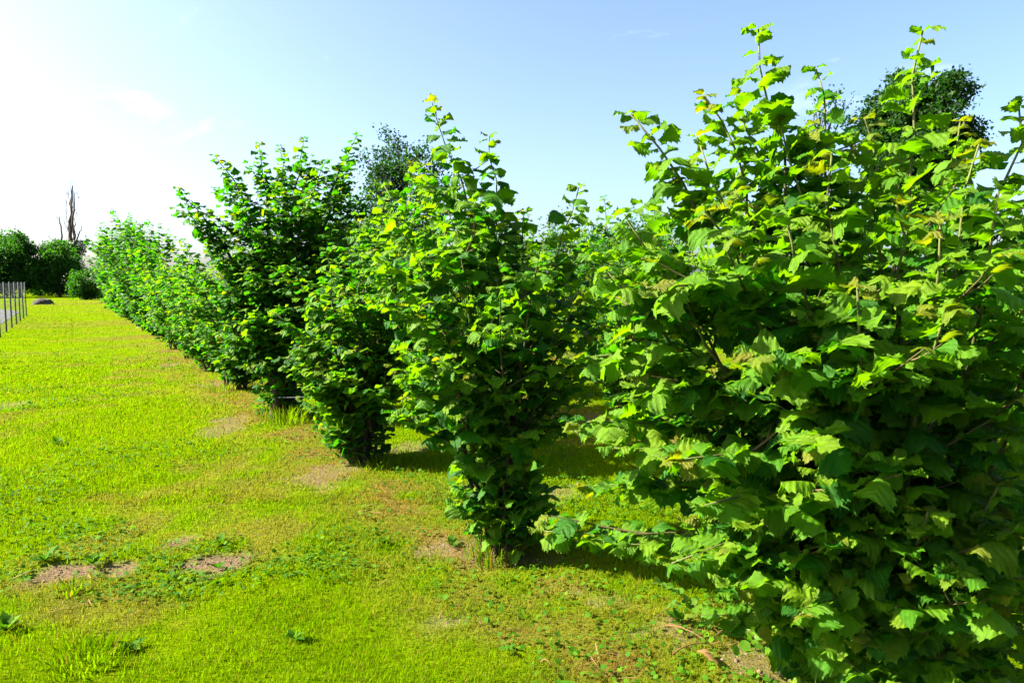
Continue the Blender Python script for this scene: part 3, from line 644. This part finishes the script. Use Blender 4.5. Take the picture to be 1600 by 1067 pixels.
for z in (0.06, 0.2, 0.35, 0.5, 0.65, 0.8, 0.95, 1.1, 1.25, 1.4, 1.55):
    a.add(*tube([(0, 0, z), (fl / 2, 0, z - 0.006), (fl, 0, z)], 0.0022 if z not in (0.06, 1.55) else 0.004, 3, cap=False))
for s in np.arange(0.2, fl, 0.2): a.add(*tube([(s, 0, 0.06), (s, 0, 1.55)], 0.0015, 3, cap=False))
net_me = a.mesh('wire_netting', M['wire'], smooth=False)
for k in range(-1, NP - 2):
    o = link('wire_netting', net_me, froot, (FENCE_DIR[0] * k, FENCE_DIR[1] * k, 0)); o.rotation_euler = (0, 0, math.atan2(FENCE_DIR[1], FENCE_DIR[0])); o['kind'] = 'stuff'

import bmesh
bm = bmesh.new(); bmesh.ops.create_icosphere(bm, subdivisions=4, radius=1.0)
for v in bm.verts:
    n = mnoise.fractal(v.co * 1.3 + Vector((3, 1, 7)), 0.9, 2.0, 5); v.co *= 1 + 0.26 * n
    v.co.x *= 0.70; v.co.y *= 0.5; v.co.z = v.co.z * 0.36 if v.co.z > 0 else v.co.z * 0.3
    v.co.z -= 0.06 * max(0, v.co.x)
me = bpy.data.meshes.new('boulder'); bm.to_mesh(me); bm.free(); me.materials.append(M['stone'])
for p in me.polygons: p.use_smooth = True
bp = gp(66, 49); tag(link('boulder', me, None, (bp[0], bp[1], 0.05)), 'low rounded grey-brown boulder lying on the grass by the path', 'boulder')
pD, pC = P(425, 621, 7.95), P(590, 614, 5.95)
tag(link('tie_wire', mesh_np('tie_wire', *tube(bez(pD, (pD + pC) / 2 - np.array([0, 0, 0.02]), pC, 12), 0.0025, 5), M['wire'])), 'thin pale wire strung across the dark trunk low down', 'wire')

# ---------------------------------------------------------------- grass
rng = np.random.default_rng(77)
def blades(n, dmin, dmax, seg, hmin, hmax, wmul):
    u = rng.random(n); d = dmin * (dmax / dmin) ** u; an = rng.uniform(R(-46), R(46), n)
    x = d * np.tan(an); y = d.copy()
    so = soil_mask(x, y); dr = dry_mask(x, y)
    keep = rng.random(n) > np.clip(so * 1.15, 0, 0.97)
    keep &= rng.random(n) > 0.35 * dr
    x, y, d, dr = x[keep], y[keep], d[keep], dr[keep]; n = len(x)
    lush = 0.6 * fbm(x * 1.3 + 90, y * 1.3 + 20, 3) + 0.4 * np.clip(fbm(x * 7 + 9, y * 7 + 2, 2) * 1.6 - 0.3, 0, 1)
    h = rng.uniform(hmin, hmax, n) * (0.55 + 0.9 * lush) * (1 - 0.35 * dr)
    h *= np.where(rng.random(n) < 0.02, 1.9, 1.0)
    w = wmul * rng.uniform(0.7, 1.3, n) * np.maximum(1.0, d / 2.6)
    th = rng.uniform(0, 2 * np.pi, n); lean = rng.uniform(0.1, 1.1, n) * h
    dx_, dy_ = np.cos(th), np.sin(th); px, py = -np.sin(th + rng.normal(0, 0.5, n)), np.cos(th)
    z = hgt(x, y) - 0.004
    b0 = np.stack([x - px * w, y - py * w, z], 1); b1 = np.stack([x + px * w, y + py * w, z], 1)
    tp = np.stack([x + dx_ * lean, y + dy_ * lean, z + h], 1)
    sh = np.clip(rng.random(n) * 0.75 + 0.7 * (0.55 - lush) + 0.12, 0, 1); dry = np.clip(dr + (rng.random(n) < 0.09) * 0.8, 0, 1)
    if seg == 1:
        V = np.stack([b0, b1, tp], 1).reshape(-1, 3); T = np.arange(n * 3).reshape(-1, 3); k = 3
    else:
        mx = np.stack([x + dx_ * lean * 0.3, y + dy_ * lean * 0.3, z + h * 0.62], 1); pw = np.stack([px * w * 0.8, py * w * 0.8, np.zeros(n)], 1)
        V = np.stack([b0, b1, mx + pw, mx - pw, tp], 1).reshape(-1, 3)
        o = (np.arange(n) * 5)[:, None, None]; T = (np.array([(0, 1, 2), (0, 2, 3), (3, 2, 4)])[None] + o).reshape(-1, 3); k = 5
    return V, T, np.repeat(sh, k), np.repeat(dry, k)
parts = [blades(190000, 2.0, 5.0, 2, 0.014, 0.038, 0.0012), blades(210000, 4.8, 14.0, 1, 0.022, 0.05, 0.0017), blades(120000, 13.5, 60.0, 1, 0.03, 0.055, 0.0013)]
Vs, Ts, n = [], [], 0
for V, T, s, d in parts: Vs.append(V); Ts.append(T + n); n += len(V)
tag(link('grass', mesh_np('grass', np.concatenate(Vs), np.concatenate(Ts), M['blade'], attrs={'shade': np.concatenate([p[2] for p in parts]), 'dry': np.concatenate([p[3] for p in parts])}, smooth=False)), 'short yellow-green lawn grass with dry patches', 'grass', kind='stuff')

# clover and small broad-leaved weeds through the lawn
n = 80000; d = 2.0 * (16 / 2.0) ** rng.random(n); an = rng.uniform(R(-46), R(46), n); x = d * np.tan(an); y = d
cl = fbm(x * 0.8 + 7, y * 0.8 + 61, 4); pxs, pys, _ = project(np.stack([x, y, np.zeros(n)], 1))
zone = np.exp(-(((pxs - 130) / 330) ** 2 + ((pys - 800) / 80) ** 2)) * 0.22
keep = (cl + zone + rng.normal(0, 0.05, n) > 0.655) | ((np.abs(row_dist(x, y) + 0.15) < 0.5) & (rng.random(n) < 0.16)); keep &= soil_mask(x, y) < 0.5
x, y, d = x[keep], y[keep], d[keep]; n = len(x)
oval = (np.array([(0, 0, 0), (0.3, 0.25, 0.06), (0.36, 0.62, 0.08), (0, 1, 0.0), (-0.36, 0.62, 0.08), (-0.3, 0.25, 0.06)], float), np.array([(0, 1, 5), (1, 2, 4), (1, 4, 5), (2, 3, 4)]), np.zeros((6, 2)))
an = rng.uniform(0, 6.28, n)
L = {'p': np.stack([x, y, hgt(x, y) + rng.uniform(0.01, 0.045, n)], 1), 'd': np.stack([np.cos(an), np.sin(an), rng.normal(0.1, 0.3, n)], 1), 'n': rng.normal(0, 0.35, (n, 3)) + np.array([-0.2, 0, 1.0]), 's': rng.uniform(0.014, 0.036, n) * np.clip(d / 6, 1, 1.5), 'c': np.zeros(n, int), 'v': np.zeros(n, int)}
tag(link('ground_weeds', leaf_mass('ground_weeds', L, [oval], [M['weed']], rng)), 'clover and small broad-leaved weeds mixed into the lawn', 'weeds', kind='stuff')
# dry clippings and straw round the bush feet
n = 16000; d = 2.0 * (14 / 2.0) ** rng.random(n); an = rng.uniform(R(-46), R(46), n); x = d * np.tan(an); y = d
keep = (dry_mask(x, y) * 0.8 + soil_mask(x, y) * 0.35 > rng.random(n) * 1.0 + 0.12); x, y, d = x[keep], y[keep], d[keep]; n = len(x); an = rng.uniform(0, 6.28, n)
sliver = (np.array([(-0.03, 0, 0), (0.03, 0, 0), (0.02, 1, 0.05), (-0.02, 1, 0.05)], float), np.array([(0, 1, 2), (0, 2, 3)]), np.zeros((4, 2)))
L = {'p': np.stack([x, y, hgt(x, y) + rng.uniform(0.004, 0.03, n)], 1), 'd': np.stack([np.cos(an), np.sin(an), rng.normal(0.05, 0.15, n)], 1), 'n': rng.normal(0, 0.4, (n, 3)) + np.array([0, 0, 1.0]), 's': rng.uniform(0.03, 0.085, n) * np.maximum(1, d / 7), 'c': np.zeros(n, int), 'v': np.zeros(n, int)}
tag(link('dry_clippings', leaf_mass('dry_clippings', L, [sliver], [M['straw']], rng)), 'dry straw-coloured clippings scattered under the hazels', 'clippings', kind='stuff')

# crumbs of earth on the bare spots
n = 60000; d = 2.0 * (12 / 2.0) ** rng.random(n); an = rng.uniform(R(-46), R(46), n); x = d * np.tan(an); y = d
keep = soil_mask(x, y) > 0.45; x, y = x[keep], y[keep]; n = len(x)
octa = (np.array([(1, 0, 0), (-1, 0, 0), (0, 1, 0), (0, -1, 0), (0, 0, 0.8), (0, 0, -0.8)], float), np.array([(0, 2, 4), (2, 1, 4), (1, 3, 4), (3, 0, 4), (2, 0, 5), (1, 2, 5), (3, 1, 5), (0, 3, 5)]), np.zeros((6, 2)))
L = {'p': np.stack([x, y, hgt(x, y) - 0.009], 1), 'd': rng.normal(0, 1, (n, 3)), 'n': rng.normal(0, 1, (n, 3)), 's': 0.004 * rng.lognormal(0, 0.5, n), 'c': np.zeros(n, int), 'v': np.zeros(n, int)}
tag(link('soil_crumbs', leaf_mass('soil_crumbs', L, [octa], [M['soil']], rng)), 'loose crumbs of dry earth on the bare lawn spots', 'soil', kind='stuff')

# tufts of long grass
def tuft(xy, n, h, spread, label, seed, dry=0.05):
    r = np.random.default_rng(seed); z0 = float(hgt(xy[0], xy[1])); Vs, Ts = [], []
    V, T = [], []
    for i in range(n):
        a = r.uniform(0, 6.28); rr = spread * math.sqrt(r.random()); hh = h * r.uniform(0.45, 1.1); ln = hh * r.uniform(0.15, 0.8); th = a + r.normal(0, 0.6); w = r.uniform(0.0025, 0.0045)
        b = np.array([rr * math.cos(a), rr * math.sin(a), -0.01]); dv = np.array([math.cos(th), math.sin(th), 0]); px = np.array([-dv[1], dv[0], 0]) * w; k = len(V)
        for t, ww in ((0, 1), (0.5, 0.9), (0.82, 0.6)):
            c = b + dv * ln * t * t + np.array([0, 0, hh * t * (1 - 0.18 * t)]); V += [c - px * ww, c + px * ww]
        V.append(b + dv * ln + np.array([0, 0, hh * 0.82])); T += [(k, k + 1, k + 3), (k, k + 3, k + 2), (k + 2, k + 3, k + 5), (k + 2, k + 5, k + 4), (k + 4, k + 5, k + 6)]
    sh = np.repeat(r.random(n) * 0.6, 7); me = mesh_np('grass_tuft', np.array(V), np.array(T), M['blade'], attrs={'shade': sh, 'dry': np.repeat((r.random(n) < dry) * 0.9, 7)})
    tag(link('grass_tuft', me, None, (xy[0], xy[1], z0)), label, 'grass tuft', 'tufts of long grass')
def on(x, y): d = CAM_H / (CAM_H - P(x, y, 1.0)[2]); p = P(x, y, d); return (p[0], p[1])
tuft(on(450, 662), 170, 0.30, 0.22, 'tall grass tuft at the foot of the thick dark trunk', 1)
tuft(on(415, 655), 60, 0.22, 0.14, 'smaller grass tuft left of the dark trunk foot', 2)
tuft(on(770, 872), 110, 0.20, 0.16, 'long thin grass round the foot of the two-shoot hazel', 3, 0.25)
tuft(on(135, 1030), 150, 0.085, 0.16, 'darker long grass clump on the lawn nearest the bottom edge', 4)
tuft(on(115, 925), 45, 0.09, 0.07, 'broad-bladed grass clump below the leftmost soil patch', 5)
tuft(on(345, 612), 80, 0.2, 0.2, 'grass tuft under the first low hazel beyond the dark trunk', 6)
tuft(on(590, 728), 70, 0.14, 0.2, 'grass tuft at the foot of the low leaning hazel', 7)

# rosettes of broad weeds on the lawn: leaf parts of their own
ros_leaf = mesh_np('leaf', np.array([(0, 0, 0), (0.10, 0.2, 0.10), (0.2, 0.6, 0.2), (0, 1.0, 0.1), (-0.2, 0.6, 0.2), (-0.10, 0.2, 0.10), (0, 0.5, 0.16)], float), np.array([(0, 1, 6), (1, 2, 6), (2, 3, 6), (3, 4, 6), (4, 5, 6), (5, 0, 6)]), M['weed'])
def rosette(xy, n, s, label, seed):
    r = random.Random(seed); root = empty('weed_plant', (xy[0], xy[1], float(hgt(xy[0], xy[1])) + 0.005)); tag(root, label, 'weed', 'broad-leaved weeds on the lawn')
    for i in range(n):
        o = link('leaf', ros_leaf, root); o.rotation_euler = (R(r.uniform(5, 55)), 0, i * GOLD + r.uniform(-.3, .3)); k = s * r.uniform(0.6, 1.1); o.scale = (k * 1.2, k, k)
for i, (x, y, n, s, lab) in enumerate(((145, 885, 11, 0.09, 'dark weed beside the leftmost bare soil patch'), (70, 880, 12, 0.10, 'weed at the upper edge of the leftmost bare soil patch'), (345, 855, 7, 0.08, 'upright weed above the larger soil patch'), (340, 890, 7, 0.06, 'small weed growing out of the larger soil patch'),
        (440, 884, 6, 0.05, 'small weed right of the larger soil patch'), (90, 698, 13, 0.11, 'wide low weed out in the lawn left of the trunk'), (10, 985, 9, 0.10, 'weed by the left picture edge low down'), (205, 1010, 10, 0.07, 'dark weed beside the long grass clump'), (460, 1000, 9, 0.07, 'weed alone in the lower middle lawn'), (600, 850, 9, 0.07, 'weed between the soil patches and the two-shoot hazel'),
        (1060, 975, 9, 0.08, 'weed in the dry grass before the huge close hazel'), (705, 850, 10, 0.08, 'weed at the left foot of the two-shoot hazel'))):
    rosette(on(x, y), n, s, lab, i)

# creeping round-leaved plant, dead leaf and dry stems at the foot of the nearest bush
rng = np.random.default_rng(9)
cxy = on(1165, 1010); root = empty('creeping_weed', (cxy[0], cxy[1], float(hgt(*cxy)))); tag(root, 'creeping weed with small round pale leaves under the huge close hazel', 'weed')
na = 9; ang = np.arange(na) * 2 * np.pi / na
round_leaf = mesh_np('leaf', np.concatenate([[(0, 0.5, -0.04)], np.stack([0.46 * np.sin(ang), 0.5 - 0.5 * np.cos(ang), 0.05 * np.cos(3 * ang)], 1)]), np.array([(0, 1 + i, 1 + (i + 1) % na) for i in range(na)]), M['leaf_fresh'], uv=np.zeros((na + 1, 2)))
acc = Acc()
for s in range(9):
    a = rng.uniform(0, 6.28); st = np.array([rng.normal(0, 0.12), rng.normal(0, 0.12), 0]); e = st + np.array([math.cos(a) * 0.25, math.sin(a) * 0.25, rng.uniform(0.08, 0.3)]); pts = bez(st, (st + e) / 2 + np.array([0, 0, 0.1]), e, 9)
    acc.add(*tube(pts, np.linspace(0.0025, 0.001, 9), 4))
    for i in range(2, 9):
        for sg in (-1, 1):
            o = link('leaf', round_leaf, root, pts[i]); k = rng.uniform(0.028, 0.055); o.scale = (k, k, k); o.rotation_euler = (rng.normal(0.25, 0.4), rng.normal(0, 0.35), a + sg * 1.2 - 1.57 + rng.normal(0, 0.4))
link('stems', acc.mesh('stems', M['twig']), root)['kind'] = 'stuff'
dl = hazel_leaf(np.random.default_rng(3), 4, 1, 0.9, 0.6, 0.15); dxy = on(1122, 1048)
o = link('dead_leaf', mesh_np('dead_leaf', dl[0], dl[1], M['straw'], uv=dl[2]), None, (dxy[0], dxy[1], float(hgt(*dxy)) + 0.02)); o.scale = (0.045, 0.065, 0.065); o.rotation_euler = (R(70), 0.2, 0.6)
tag(o, 'curled brown dead leaf standing in the dry grass', 'leaf')
for i, (x0, y0, x1, y1, lab) in enumerate(((1050, 1030, 1105, 1018, 'curved dry stem lying before the creeping weed'), (1040, 985, 1105, 1015, 'straight dry stem on the straw near the dead leaf'), (845, 1046, 862, 1052, 'short pale stick lying alone on the lawn'))):
    a, b = on(x0, y0), on(x1, y1); za_, zb_ = float(hgt(*a)), float(hgt(*b)); A_, B_ = np.array([a[0], a[1], za_ + 0.03]), np.array([b[0], b[1], zb_ + 0.03])
    tag(link('dry_stem', mesh_np('dry_stem', *tube(bez(A_, (A_ + B_) / 2 + np.array([0, 0.02, 0.03]), B_, 8), np.linspace(0.004, 0.002, 8), 5), M['straw'])), lab, 'stem', 'dry stems on the ground')
